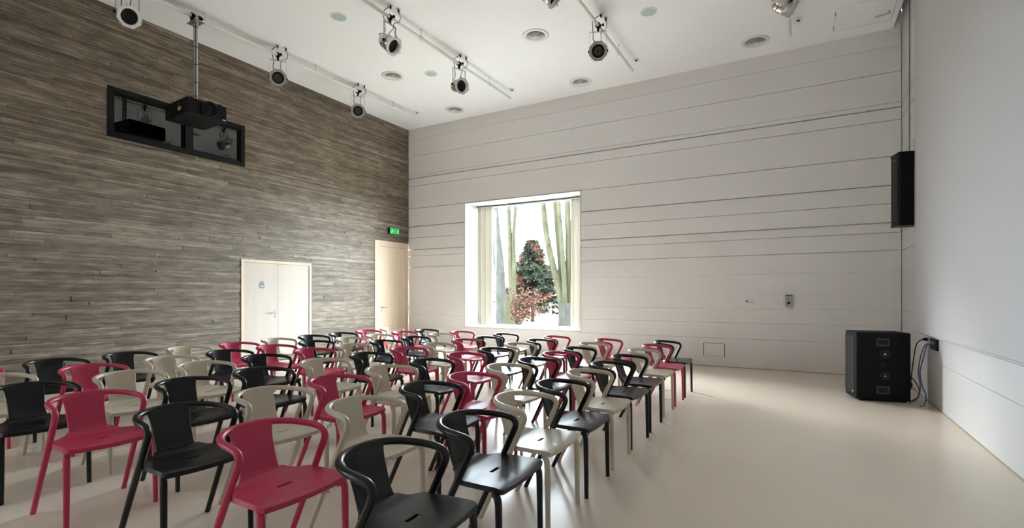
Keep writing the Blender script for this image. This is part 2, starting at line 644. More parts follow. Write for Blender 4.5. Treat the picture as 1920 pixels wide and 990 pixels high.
# ---- door_1: double birch door
def lever(parent, x, y, z, dirn, ln):
    h = MB()
    Mx = Matrix.Translation((x, y, z)) @ Matrix.Rotation(R(90), 4, 'Y')
    h.lathe([(0.0, 0.0), (.026, 0.0), (.026, .008), (.0, .008)], 20, Mx)
    h.tube(catmull([(x + .005, y, z), (x + .045, y, z), (x + .055, y + dirn * .015, z), (x + .055, y + dirn * ln, z)], 4), .010, 10)
    h.build('door_handle', 'steel', parent)


d1 = thing('door_1', 'pale birch double door in the concrete wall', 'door', (XL, (D1[0] + D1[1]) / 2, 0), kind='structure')
yc = (D1[0] + D1[1]) / 2
a, b, h = D1[0] - yc, D1[1] - yc, D1[3]
for nm, y0, y1, z0, z1 in (('door_jamb', a, a + .055, 0, h), ('door_jamb', b - .055, b, 0, h), ('door_head', a + .055, b - .055, h - .055, h)):
    MB().cbox(-0.10, 0.012, y0, y1, z0, z1, 0.003).build(nm, 'birch_warm', d1)
split = 6.685 - yc
lf = MB().cbox(-0.05, -0.004, a + .059, split - .002, 0.006, h - .059, 0.002).build('door_leaf', 'birch_leaf', d1)
lf2 = MB().cbox(-0.05, -0.004, split + .002, b - .059, 0.006, h - .059, 0.002).build('door_leaf', 'birch_leaf', d1)
lever(lf, -0.004, 6.635 - yc, 1.055, -1, .14)
mm = MB()
mm.lathe([(0, 0), (.024, 0), (.024, .008), (.012, .010), (0, .010)], 20, Matrix.Translation((-.004, 6.635 - yc, .975)) @ Matrix.Rotation(R(90), 4, 'Y'))
mm.build('lock_rose', 'steel', lf)
pl = MB()
pm = Matrix.Translation((-.004, 6.328 - yc, 1.543)) @ Matrix(((0, 0, 1, 0), (1, 0, 0, 0), (0, 1, 0, 0), (0, 0, 0, 1)))
pl.prism([(-.052, 0), (.052, 0), (.052, .105), (0, .150), (-.052, .105)], 0, .004, pm)
pq = pl.build('door_plaque', 'plaque_blue', lf)
tx = MB()
for k, (u0, u1) in enumerate(((-.034, -.020), (-.016, -.004), (0, .010), (.014, .034))):
    tx.box(-.0005, .0052, 6.328 - yc + u0, 6.328 - yc + u1, 1.578, 1.588)
tx.build('plaque_lettering', 'sign_white', lf)
MB().box(-0.2, -0.06, a + .055, b - .055, 0, h - .055).build('door_backing', 'black_deep', d1)

# ---- door_2: tall birch door in the corner
d2 = thing('door_2', 'tall narrow birch door in the corner beside the window wall', 'door', (XL, (D2[0] + D2[1]) / 2, 0), kind='structure')
yc = (D2[0] + D2[1]) / 2
a, b, h = D2[0] - yc, D2[1] - yc, D2[3]
for nm, y0, y1, z0, z1 in (('door_jamb', a, 9.600 - yc, 0, h), ('door_jamb', 10.577 - yc, b, 0, h), ('door_head', 9.600 - yc, 10.577 - yc, 2.664, h)):
    MB().cbox(-0.10, 0.010, y0, y1, z0, z1, 0.003).build(nm, 'birch', d2)
lf = MB().cbox(-0.05, 0.002, 9.605 - yc, 10.572 - yc, 0.006, 2.659, 0.002).build('door_leaf', 'birch', d2)
lever(lf, 0.002, 9.655 - yc, 1.093, 1, .14)
mm = MB()
mm.lathe([(0, 0), (.020, 0), (.020, .007), (0, .008)], 18, Matrix.Translation((.002, 9.655 - yc, 1.01)) @ Matrix.Rotation(R(90), 4, 'Y'))
mm.build('lock_rose', 'steel', lf)
MB().box(-0.2, -0.06, a + .06, b - .02, 0, h - .055).build('door_backing', 'black_deep', d2)

# ================================================================== CHAIRS
def eval_mesh(me, solid, bev):
    o = bpy.data.objects.new('tmp', me)
    COL.objects.link(o)
    m = o.modifiers.new('s', 'SOLIDIFY')
    m.thickness = solid
    m.offset = -1
    m = o.modifiers.new('b', 'BEVEL')
    m.width = bev
    m.segments = 2
    m.limit_method = 'ANGLE'
    m.angle_limit = R(50)
    m = o.modifiers.new('w', 'WEIGHTED_NORMAL')
    dg = bpy.context.evaluated_depsgraph_get()
    out = bpy.data.meshes.new_from_object(o.evaluated_get(dg))
    bpy.data.objects.remove(o)
    return out


def lerp_table(T, x):
    for (xa, va), (xb, vb) in zip(T[:-1], T[1:]):
        if xa <= x <= xb:
            k = (x - xa) / (xb - xa)
            k = k * k * (3 - 2 * k)
            return va + (vb - va) * k
    return T[-1][1] if x > T[-1][0] else T[0][1]


def seat_mesh():
    xs = [.016, .010, -.01, -.04, -.08, -.12, -.150, -.172, -.20, -.23, -.262, -.285, -.305, -.322, -.336, -.348]
    W = [(-.348, .122), (-.336, .130), (-.322, .146), (-.305, .172), (-.285, .206), (-.262, .232), (-.20, .243), (-.10, .249), (-.01, .251), (.010, .240), (.016, .226)]
    def hw(x):
        for (xa, va), (xb, vb) in zip(W[:-1], W[1:]):
            if xa <= x <= xb:
                return va + (vb - va) * (x - xa) / (xb - xa)
        return W[-1][1]
    us = [-1, -.93, -.8, -.6, -.38, -.17, 0, .17, .38, .6, .8, .93, 1]
    V, F = [], []
    for x in xs:
        for u in us:
            y = u * hw(x)
            z = .460 - .013 * (1 - u * u) * lerp_table([(-.348, 0.2), (-.2, 1), (-.1, .9), (.016, .75)], x)
            z += lerp_table([(-.348, .022), (-.29, .002), (-.2, 0)], x) if x < -.2 else 0
            z -= lerp_table([(-.02, 0), (.016, .010)], x) if x > -.02 else 0
            V.append((x + 0.004 * 0, y, z))
    n = len(us)
    for i in range(len(xs) - 1):
        for j in range(n - 1):
            if i == 6 and us[j] >= -.17 - 1e-6 and us[j + 1] <= .17 + 1e-6:
                continue
            F.append((i * n + j, (i + 1) * n + j, (i + 1) * n + j + 1, i * n + j + 1))
    me = bpy.data.meshes.new('seat')
    me.from_pydata(V, [], F)
    me.polygons.foreach_set('use_smooth', [True] * len(F))
    me.update()
    return me


def back_mesh():
    # (x, z, half width, plan curvature)
    P = [(-.346, .481, .1225, .35), (-.362, .492, .114, .7), (-.376, .508, .110, 1.0), (-.387, .530, .108, 1.2), (-.400, .565, .108, 1.35), (-.414, .605, .109, 1.4), (-.428, .645, .111, 1.4),
         (-.440, .685, .115, 1.35), (-.448, .712, .121, 1.3), (-.452, .730, .128, 1.25)]
    us = [-1, -.92, -.75, -.5, -.25, 0, .25, .5, .75, .92, 1]
    V, F = [], []
    for x, z, hwid, c in P:
        for u in us:
            y = u * hwid
            V.append((x + c * y * y, y, z))
    n = len(us)
    for i in range(len(P) - 1):
        for j in range(n - 1):
            F.append((i * n + j, (i + 1) * n + j, (i + 1) * n + j + 1, i * n + j + 1))
    me = bpy.data.meshes.new('backrest')
    me.from_pydata(V, [], F)
    me.polygons.foreach_set('use_smooth', [True] * len(F))
    me.update()
    return me


def rear_pt(z, s):      # straight run from the rear foot up to the arm
    k = z / .63
    return (-.468 + k * (.468 - .166), s * (.252 - .009 * k), z)


half = [rear_pt(.455, 1), rear_pt(.53, 1), rear_pt(.60, 1), rear_pt(.63, 1), (-.157, .243, .665), (-.178, .243, .695), (-.235, .241, .708), (-.311, .227, .715), (-.380, .190, .722), (-.428, .129, .728), (-.449, .064, .731), (-.453, 0, .732)]
full = half + [(x, -y, z) for x, y, z in half[-2::-1]]
rail = MB().tube(catmull(full, 5), .0178, 12)
seat_me = eval_mesh(seat_mesh(), .026, .008)
back_me = eval_mesh(back_mesh(), .017, .006)
MESH = {}
for cname in ('black', 'pink', 'beige'):
    mt = 'chair_' + cname
    d = {}
    for nm, me in (('seat', seat_me), ('backrest', back_me)):
        c = me.copy()
        c.name = nm
        c.materials.clear()
        c.materials.append(MATS[mt])
        d[nm] = c
    d['arm_rail'] = rail.mesh('arm_rail', mt)
    for sgn in (1, -1):
        P = catmull([(-.035, sgn * .229, .447), (-.020, sgn * .236, .440), (-.010, sgn * .239, .42), (-.006, sgn * .240, .38), (-.003, sgn * .241, .2), (0, sgn * .243, .0)], 4)
        d['leg', 'f', sgn] = MB().tube(P, [.0185 - .0035 * max(0, min(1, (.44 - p.z) / .44)) for p in P], 12).mesh('leg', mt)
        P = [rear_pt(z, sgn) for z in (.465, .40, .30, .20, .10, 0)]
        d['leg', 'r', sgn] = MB().tube(P, [.0180, .0178, .0172, .0166, .016, .0155], 12).mesh('leg', mt)
    MESH[cname] = d


def make_chair(cname, x, y, rz, label):
    # origin under the middle of the chair
    t = thing('plastic_armchair', label, 'chair', (x, y, 0), rz, 'moulded plastic armchairs in seven rows')
    for key, me in MESH[cname].items():
        nm = key if isinstance(key, str) else key[0]
        o = link(nm, me, t)
        o.location = (0.23, 0, 0)
    return t


CH = [[1, 1, "K", -1.26, 1.634, 3.0], [1, 2, "K", -1.27, 2.307, 2.7], [1, 3, "B", -1.311, 2.942, 1.5], [1, 4, "K", -1.308, 3.544, 1.8], [1, 5, "B", -1.331, 4.176, 1.2], [1, 6, "K", -1.343, 4.791, -2.7], [1, 7, "K", -1.358, 5.45, 0.5], [1, 8, "B", -1.39, 6.172, 0], [1, 9, "P", -1.394, 6.807, -0.3], [1, 10, "K", -1.403, 7.464, -0.3],
      [2, 1, "P", -2.059, 1.616, 1.5], [2, 2, "B", -2.112, 2.299, 0.3], [2, 3, "K", -2.127, 2.959, 0.7], [2, 4, "P", -2.111, 3.508, -0.2], [2, 5, "B", -2.14, 4.139, 0.6], [2, 6, "K", -2.122, 4.717, -0.1], [2, 7, "P", -2.145, 5.345, -1.0], [2, 8, "K", -2.154, 5.957, -0.2], [2, 9, "B", -2.219, 6.639, 0.0], [2, 10, "P", -2.244, 7.341, 0.0],
      [3, 1, "K", -2.892, 1.63, 0.8], [3, 2, "B", -2.946, 2.243, 0.3], [3, 3, "P", -2.984, 2.857, 1.5], [3, 4, "B", -3.029, 3.501, 0.0], [3, 5, "K", -3.035, 4.096, 1.1], [3, 6, "P", -3.056, 4.748, 0.0], [3, 7, "K", -3.05, 5.39, -0.2], [3, 8, "B", -3.102, 6.116, 0.1], [3, 9, "K", -3.113, 6.774, -0.5], [3, 10, "P", -3.167, 7.469, 0.1],
      [4, 1, "P", -3.833, 1.552, 0.2], [4, 2, "K", -3.89, 2.203, 0.7], [4, 3, "K", -3.924, 2.828, 0.4], [4, 4, "B", -3.982, 3.545, 0.4], [4, 5, "K", -3.997, 4.202, 1.1], [4, 6, "P", -4.047, 4.897, 0.3], [4, 7, "B", -4.074, 5.55, -0.4], [4, 8, "P", -4.117, 6.267, -0.4], [4, 9, "K", -4.071, 6.789, -1.7], [4, 10, "K", -4.163, 7.514, -0.5],
      [5, 1, "K", -4.666, 1.49, 0.0], [5, 2, "B", -4.724, 2.133, -0.1], [5, 3, "B", -4.831, 2.818, 0.6], [5, 4, "K", -4.855, 3.488, 0.5], [5, 5, "P", -4.956, 4.207, 0.6], [5, 6, "B", -4.997, 4.86, 0.2], [5, 7, "K", -5.021, 5.514, 0.5], [5, 8, "K", -5.095, 6.254, 0.0], [5, 9, "B", -5.13, 6.966, 0.0], [5, 10, "P", -5.141, 7.591, -0.2],
      [6, 1, "B", -5.49, 1.486, 0.0], [6, 2, "P", -5.522, 2.176, 0.2], [6, 3, "B", -5.61, 2.9, 0.1], [6, 4, "K", -5.67, 3.569, 0.7], [6, 5, "P", -5.765, 4.259, 0.3], [6, 6, "K", -5.835, 4.944, 0.9], [6, 7, "B", -5.852, 5.605, -0.4], [6, 8, "B", -5.915, 6.295, 0.4], [6, 9, "P", -6.032, 7.042, -0.2], [6, 10, "K", -6.045, 7.693, 0.1],
      [7, 1, "P", -6.315, 1.50, 0.0], [7, 2, "K", -6.361, 2.179, 0.1], [7, 3, "K", -6.411, 2.854, 0.3], [7, 4, "B", -6.535, 3.564, 0.1], [7, 5, "P", -6.53, 4.22, 0.0], [7, 6, "B", -6.675, 4.937, 0.2], [7, 7, "K", -6.7, 5.598, 0.1], [7, 8, "K", -6.76, 6.262, 0.2], [7, 9, "P", -6.86, 6.962, 0.0], [7, 10, "B", -6.943, 7.679, -0.5]]
ORD = ['', 'first', 'second', 'third', 'fourth', 'fifth', 'sixth', 'seventh', 'eighth', 'ninth', 'tenth']
ROWN = {1: 'in the front row beside the open floor', 2: 'in the second row from the screen', 3: 'in the third row from the screen', 4: 'in the middle row, fourth from the screen',
        5: 'in the fifth row from the screen', 6: 'in the sixth row from the screen', 7: 'in the back row beside the concrete wall'}
for row, i, c, x, y, rz in CH:
    cname = {'K': 'black', 'P': 'pink', 'B': 'beige'}[c]
    seat = {1: 'nearest seat', 10: 'farthest seat'}.get(i, ORD[i] + ' nearest seat')
    make_chair(cname, x - 0.23, y, R(rz), '%s plastic armchair %s, %s' % (cname, ROWN[row], seat))

# ================================================================== SCREEN, SPEAKERS, RIGHT SIDE
SX = 1.385
scr = thing('projection_screen', 'large white roll-down projection screen hanging in front of the right wall', 'screen', (SX, 6.35, 0.90))
MB().box(-0.0015, 0.0015, -2.82, 2.82, 0.012, 5.20).build('screen_fabric', 'screen_cloth', scr)
bar = MB().tube([(0, -2.82, 0.006), (0, 2.82, 0.006)], .012, 12)
bar.build('bottom_bar', 'screen_cloth', scr)
MB().lathe([(0, -2.83), (.042, -2.83), (.042, 2.83), (0, 2.83)], 18, Matrix.Translation((.014, 0, 5.22)) @ Matrix.Rotation(R(-90), 4, 'X')).build('roller', 'plastic_white', scr)

# floor loudspeaker
sub = thing('floor_loudspeaker', 'big black loudspeaker cabinet standing on the floor by the right wall', 'loudspeaker', (0.87, 8.47, 0), R(11))
sw, sd, sh = 0.25, 0.305, 0.88          # half width (y), half depth (x), height
body = MB()
pts = [(-sd + .035, -sw), (sd, -sw), (sd, sw), (-sd + .035, sw), (-sd + .010, sw - .012), (-sd, sw - .04), (-sd, -sw + .04), (-sd + .010, -sw + .012)]
body.prism(pts, 0.020, 0.030 + sh)
bo = body.build('cabinet', 'black_matte', sub)
bm = bmesh.new()
bm.from_mesh(bo.data)
bmesh.ops.bevel(bm, geom=[e for e in bm.edges], offset=.006, segments=2, affect='EDGES')
bm.to_mesh(bo.data)
bm.free()
gr = MB()
gp = [(-sd + .004, sw - .046), (-sd - .010, sw - .06), (-sd - .010, -sw + .06), (-sd + .004, -sw + .046)]
gr.prism(gp, 0.075, sh - .02)
gr.build('front_grille', 'grille_black', sub)
MB().box(-sd - .0125, -sd - .0085, -sw + .075, -sw + .115, .105, .120).build('maker_badge', 'sign_white', sub)
for zc in (.155, .785):
    hb = MB()
    hb.cbox(-.075, .075, -sw - .004, -sw + .004, zc - .055, zc + .055, .003)
    ho = hb.build('side_handle', 'handle_grey', sub)
    MB().cbox(-.048, .048, -sw - .010, -sw - .003, zc - .028, zc + .028, .006).build('handle_recess', 'black_deep', ho)
for zc in (.34, .63):
    cp = MB()
    Mx = Matrix.Translation((.025, -sw, zc)) @ Matrix.Rotation(R(90), 4, 'X')
    cp.lathe([(.060, -.002), (.060, .004), (.048, .005), (.030, .002), (.014, .002)], 28, Mx)
    cp.disc(.030, .002, 20, Mx)
    co = cp.build('pole_cup', 'dark_grey', sub)
    MB().lathe([(.013, .002), (.011, .010), (0, .011)], 14, Mx).build('cup_screw', 'plastic_grey', co)
mk = MB()
for an in (45, -45):
    mk.box(-.045, .045, -.0015, .0015, -.006, .006, Matrix.Translation((.0, -sw - .001, .485)) @ Matrix.Rotation(R(an), 4, 'Y'))
mk.build('cross_emblem', 'dark_grey', sub)
for fx in (-sd + .07, sd - .05):
    for fy in (-sw + .05, sw - .05):
        MB().lathe([(.022, 0), (.026, .012), (.026, .03), (0, .03)], 16, Matrix.Translation((fx, fy, 0))).build('rubber_foot', 'black_deep', sub)

# cables behind the floor loudspeaker
def cable(name, P, r, m, label, group=None, n=6):
    o = MB().tube(catmull(P, n), r, 8)
    return o.build(name, m, label=label, cat='cable', group=group)


sp = thing('wall_socket_box', 'black connector box low on the right wall under the screen', 'socket', (XR - .002, 8.17, .72))
MB().cbox(-.03, 0, -.17, .17, 0, .135, .004).build('socket_housing', 'black_metal', sp)
for k in range(4):
    MB().cbox(-.038, -.029, -.13 + k * .07, -.08 + k * .07, .04 + .02 * (k % 2), .085 + .02 * (k % 2), .003).build('connector', 'plastic_grey' if k % 2 else 'dark_grey', sp)
cable('power_cable', [(1.445, 8.66, .815), (1.40, 8.68, .81), (1.34, 8.70, .74), (1.31, 8.70, .55), (1.29, 8.70, .36), (1.27, 8.68, .22), (1.22, 8.62, .17)], .007, 'cable_black', 'black power cable plugged into the wall behind the loudspeaker')
MB().lathe([(0, 0), (.022, 0), (.022, .03), (.012, .05), (0, .05)], 14, Matrix.Translation((XR - .003, 8.66, .815)) @ Matrix.Rotation(R(-90), 4, 'Y')).build('power_plug', 'black_metal', label='black power plug in the right wall above the cables', cat='plug')
cable('audio_cable', [(1.415, 8.30, .78), (1.37, 8.33, .76), (1.33, 8.37, .60), (1.31, 8.38, .40), (1.325, 8.35, .22), (1.30, 8.33, .08), (1.22, 8.30, .010), (1.19, 8.27, .008)], .007, 'cable_blue', 'blue audio cable hanging from the connector box, nearer the loudspeaker')
cable('audio_cable', [(1.415, 8.26, .78), (1.38, 8.30, .75), (1.345, 8.30, .58), (1.315, 8.30, .42), (1.33, 8.28, .25), (1.365, 8.24, .12), (1.33, 8.15, .010), (1.28, 8.10, .008)], .007, 'cable_blue', 'blue audio cable hanging from the connector box, nearer the viewer')
cable('coiled_cable', [(1.16, 8.62, .42), (1.22, 8.60, .40), (1.27, 8.58, .30), (1.31, 8.55, .24), (1.34, 8.50, .14), (1.30, 8.44, .05), (1.22, 8.40, .010)], .006, 'cable_black', 'thin black cable drooping from the back of the loudspeaker')
kn = []
rk = random.Random(5)
for k in range(26):
    an = k * 1.9
    kn.append((1.235 + .020 * math.cos(an) + .008 * rk.uniform(-1, 1), 8.50 + .045 * math.sin(an * 1.3), .22 + .055 * math.sin(an * .83) + .01 * rk.uniform(-1, 1)))
cable('cable_bundle', kn, .006, 'cable_black', 'knotted black cable bundle hanging behind the loudspeaker', n=3)

# wall loudspeaker
wsp = thing('wall_loudspeaker', 'black wall-mounted loudspeaker beside the screen edge', 'loudspeaker', (1.30, 9.26, 2.41))
pts = [(-.085, -.155), (.13, -.11), (.13, .16), (-.13, .15), (-.155, .12), (-.10, -.14)]
MB().prism(pts, 0.02, 1.04).build('cabinet', 'black_matte', wsp)
pts2 = [(x * 1.05, y * 1.05) for x, y in pts]
MB().prism(pts2, 0.0, 0.022).build('end_cap', 'black_metal', wsp)
MB().prism(pts2, 1.038, 1.06).build('end_cap', 'black_metal', wsp)
fd = (Vector((-.155, .12)) - Vector((-.10, -.14)))
fn = Vector((-fd.y, fd.x)).normalized()
fc = Vector((-.1275, -.01))
g = MB()
Mg = Matrix.Translation((fc.x, fc.y, 0)) @ Matrix.Rotation(math.atan2(fn.y, fn.x), 4, 'Z')
g.box(-.002, .006, -.115, .115, .05, 1.01, Mg)
g.build('front_grille', 'grille_black', wsp)
MB().box(.006, .0075, -.02, .03, .955, .968, Mg).build('maker_badge', 'plastic_grey', wsp)
MB().box(.12, .151, -.05, .05, .40, .65).build('wall_bracket', 'black_metal', wsp)
cable('wall_conduit', [(XR - .010, 9.93, 3.2), (XR - .010, 9.93, 4.2), (XR - .010, 9.93, 4.6), (XR - .010, 9.93, 6.2)], .008, 'cable_green', 'thin dark vertical cable running up the right wall above the speaker')

# ================================================================== BACK WALL FITTINGS
yb = YB - 0.003
o = thing('wall_intercom', 'small white panel with a dark button on the window wall', 'panel', (-.89, yb, 1.237))
MB().cbox(-.072, .072, -.018, .0, 0, .084, .004).build('housing', 'plastic_white', o)
MB().cbox(-.050, -.018, -.021, -.017, .040, .066, .002).build('dark_button', 'dark_grey', o)
MB().cbox(.0, .045, -.021, -.017, .030, .040, .002).build('label_strip', 'plastic_grey', o)
for k, (xx, lab) in enumerate(((-.437, 'white light switch on the window wall, farther from the grey control'), (-.338, 'white light switch on the window wall, touching the grey control'))):
    o = thing('light_switch', lab, 'switch', (xx, yb, 1.235), group='light switches on the window wall')
    MB().cbox(-.036, .036, -.010, 0, 0, .073, .003).build('switch_plate', 'plastic_white', o)
    MB().cbox(-.024, .024, -.014, -.009, .012, .061, .002).build('rocker', 'plastic_white', o)
o = thing('key_control', 'grey metal control box with a black knob on the window wall', 'control', (-.2225, yb, 1.187))
MB().cbox(-.058, .058, -.045, 0, 0, .215, .012).build('housing', 'plastic_grey', o)
MB().cbox(-.060, .060, -.047, -.0, .209, .226, .003).build('lid', 'dark_grey', o)
MB().lathe([(0, .02), (.020, .018), (.023, 0), (0, 0)], 18, Matrix.Translation((0, -.045, .075)) @ Matrix.Rotation(R(90), 4, 'X')).build('knob', 'black_metal', o)
o = thing('access_panel', 'flush white access panel low on the window wall', 'panel', (-1.5185, yb, .196))
MB().cbox(-.187, .187, -.002, .002, .006, .258, .001).build('cover', 'white_wall', o)
MB().box(-.197, -.189, -.0035, .0, 0, .264).build('shadow_gap', 'dark_grey', o)
MB().box(.189, .197, -.0035, .0, 0, .264).build('shadow_gap', 'dark_grey', o)
MB().box(-.189, .189, -.0035, .0, .259, .264).build('shadow_gap', 'dark_grey', o)
MB().box(-.189, .189, -.0030, .0, 0, .003).build('shadow_gap', 'plastic_grey', o)

# curtains
def curtain(name, x0, x1, n, label, amp=.035):
    V, F = [], []
    W = x1 - x0
    z0, z1 = .055, wh - .05
    N = n * 8
    for j in range(7):
        z = z0 + (z1 - z0) * j / 6
        for i in range(N + 1):
            u = i / N
            ph = 2 * math.pi * n * u
            V.append((x0 + W * u + .012 * math.sin(ph * .5 + j * .12), amp * math.sin(ph) * (0.8 + .2 * math.sin(3.1 * u + j * .25)) - .085, z))
    for j in range(6):
        for i in range(N):
            F.append((j * (N + 1) + i, j * (N + 1) + i + 1, (j + 1) * (N + 1) + i + 1, (j + 1) * (N + 1) + i))
    c = thing(name, label, 'curtain', ((WX0 + WX1) / 2, WY, WZ0), group='cream curtains in the window')
    me = bpy.data.meshes.new('curtain_cloth')
    me.from_pydata(V, [], F)
    me.polygons.foreach_set('use_smooth', [True] * len(F))
    me.materials.append(MATS['curtain'])
    link('curtain_cloth', me, c)
    hd = MB()
    hd.box(x0, x1, -.12, -.05, z1 - .03, z1 + .0)
    hd.build('heading_tape', 'curtain', c)
    return c


cxm = (WX0 + WX1) / 2
curtain('curtain', -7.45 - cxm, -6.98 - cxm, 6, 'cream curtain gathered at the left of the window')
curtain('curtain', -4.80 - cxm, -4.37 - cxm, 6, 'cream curtain gathered at the right of the window')
MB().cbox(-wx + .03, wx - .03, -.10, -.07, wh - .05, wh - .025, .003).build('curtain_rail', 'dark_grey', label='dark curtain rail across the top of the window', cat='rail', loc=(cxm, WY, WZ0))

# exit sign
ex = thing('exit_sign', 'green emergency exit sign above the tall corner door', 'sign', (XL + .004, 10.05, 3.005))
MB().cbox(0, .075, -.175, .175, 0, .165, .004).build('housing', 'dark_grey', ex)
MB().box(.075, .078, -.172, .172, .003, .162).build('sign_face', 'sign_green', ex)
f = MB()
f.box(.0782, .0795, .100, .145, .030, .135)          # door
dr = f.build('door_symbol', 'sign_white', ex)
f = MB()
Mf = Matrix(((0, 0, 1, .0782), (1, 0, 0, 0), (0, 1, 0, 0), (0, 0, 0, 1)))
f.prism([(-.010, .085), (-.010, .125), (.002, .125), (.002, .085)], 0, .0013, Mf)
f.prism([(-.022, .085), (-.004, .040), (.014, .085)], 0, .0013, Mf)
f.build('arrow_symbol', 'sign_white', ex)
f = MB()
f.prism([(-.105, .075), (-.080, .072), (-.082, .108), (-.098, .112)], 0, .0013, Mf)
f.prism([(-.105, .078), (-.092, .070), (-.118, .035), (-.135, .035)], 0, .0013, Mf)
f.prism([(-.096, .078), (-.082, .074), (-.072, .035), (-.084, .032)], 0, .0013, Mf)
f.prism([(-.084, .104), (-.080, .094), (-.058, .088), (-.058, .096)], 0, .0013, Mf)
f.disc(.011, .0013, 12, Mf @ Matrix.Translation((-.084, .126, 0)))
f.build('running_figure', 'sign_white', ex)

# ================================================================== CEILING
ZP = 5.79
PIPES = [(-8.31, 'white lighting pipe nearest the concrete wall', 'far left'), (-5.65, 'second white lighting pipe from the concrete wall', ''), (-2.885, 'third white lighting pipe from the concrete wall', ''), (-.185, 'white lighting pipe nearest the screen', '')]
for px, lab, _ in PIPES:
    p = thing('lighting_pipe', lab, 'pipe', (px, 9.78, ZP), group='lighting pipes under the ceiling')
    MB().tube([(0, -13.5, 0), (0, 0, 0)], .026, 14).build('tube', 'pipe_white', p)
    for yy in (8.92, 6.74, 4.60, 2.38, .2):
        hg = MB()
        hg.tube([(-.005, yy - 9.78, ZC - ZP), (-.005, yy - 9.78, -.055)], .006, 8)
        hg.lathe([(.033, -.025), (.033, .025)], 16, Matrix.Translation((0, yy - 9.78, 0)) @ Matrix.Rotation(R(90), 4, 'X'))
        hg.lathe([(0, ZC - ZP - .008), (.022, ZC - ZP - .008), (.022, ZC - ZP)], 14, Matrix.Translation((-.005, yy - 9.78, 0)))
        hg.build('pipe_hanger', 'pipe_white', p)

DIFF = [(-7.345, 7.87, 'left of centre, over the middle rows'), (-7.365, 10.05, 'in the far left corner'), (-4.04, 7.88, 'over the middle of the room'), (-4.10, 10.08, 'above the big window'), (-.736, 10.02, 'near the ceiling hatch')]
for x, y, lab in DIFF:
    o = thing('air_diffuser', 'round white ceiling air vent ' + lab, 'vent', (x, y, ZC), group='round air vents in the ceiling')
    MB().lathe([(.235, 0), (.232, -.008), (.185, -.016), (.165, -.010), (.160, .0)], 36).build('outer_ring', 'plastic_white', o)
    MB().disc(.165, -.001, 32, down=True).build('throat', 'plastic_grey', o)
    for k in range(5):
        r0 = .150 - k * .030
        MB().lathe([(r0, -.024), (r0 - .021, -.003), (r0 - .023, -.004), (r0 - .003, -.026), (r0, -.024)], 32).build('cone_ring', 'plastic_white', o)
DL = [(-6.551, 5.76, 'at the upper left, nearest the viewer'), (-6.595, 8.175, 'far left, by the round vent'), (-2.137, 8.12, 'on the screen side of the room')]
for x, y, lab in DL:
    o = thing('ceiling_downlight', 'round recessed downlight with teal glass ' + lab, 'light', (x, y, ZC), group='recessed downlights in the ceiling')
    MB().lathe([(.135, 0), (.132, -.006), (.112, -.008), (.110, 0)], 32).build('rim', 'plastic_white', o)
    MB().lathe([(.111, -.003), (.06, -.007), (0, -.008)], 32).build('glass', 'teal_glass', o)
for x, y, lab in ((-5.545, 9.68, 'beside the end of the second lighting pipe'), (-8.278, 9.72, 'beside the pipe end near the concrete wall'), (-2.772, 9.64, 'beside the end of the third lighting pipe'), (-.061, 9.56, 'beside the pipe end nearest the screen')):
    o = thing('ceiling_socket', 'small white ceiling socket ' + lab, 'socket', (x, y, ZC), group='small sockets in the ceiling')
    MB().cbox(-.045, .045, -.045, .045, -.020, 0, .004).build('socket_plate', 'plastic_white', o)
    MB().lathe([(0, -.034), (.020, -.034), (.022, -.02)], 16).build('socket_mouth', 'dark_grey', o)

# ceiling hatch
o = thing('ceiling_hatch', 'white ceiling access hatch with lever handle beside the screen slot', 'hatch', (.855, 9.93, ZC))
MB().cbox(-.395, .395, -.37, .37, -.010, 0, .003).build('hatch_panel', 'ceiling_white', o)
MB().box(-.403, .403, -.378, .378, -.0025, 0).build('hatch_gap', 'plastic_grey', o)
fr = MB()
for q in ((-.43, -.402, -.405, .405), (.402, .43, -.405, .405)):
    fr.box(q[0], q[1], q[2], q[3], -.014, 0)
fr.box(-.402, .402, -.405, -.377, -.014, 0)
fr.box(-.402, .402, .377, .405, -.014, 0)
fr.build('hatch_frame', 'ceiling_white', o)
for yy in (-.26, .22):
    MB().tube([(-.40, yy - .04, -.018), (-.40, yy + .04, -.018)], .012, 10).build('hinge', 'steel', o)
MB().tube(catmull([(.34, .03, -.008), (.34, .03, -.045), (.325, .03, -.055), (.16, .06, -.055)], 4), .012, 10).build('lever_handle', 'steel', o)

# ---- stage lamps on the pipes
def axis_matrix(a):
    a = Vector(a).normalized()
    s = a.cross(Vector((0, 0, 1))).normalized()
    u = s.cross(a)
    return Matrix((( s.x, u.x, a.x, 0), (s.y, u.y, a.y, 0), (s.z, u.z, a.z, 0), (0, 0, 0, 1)))


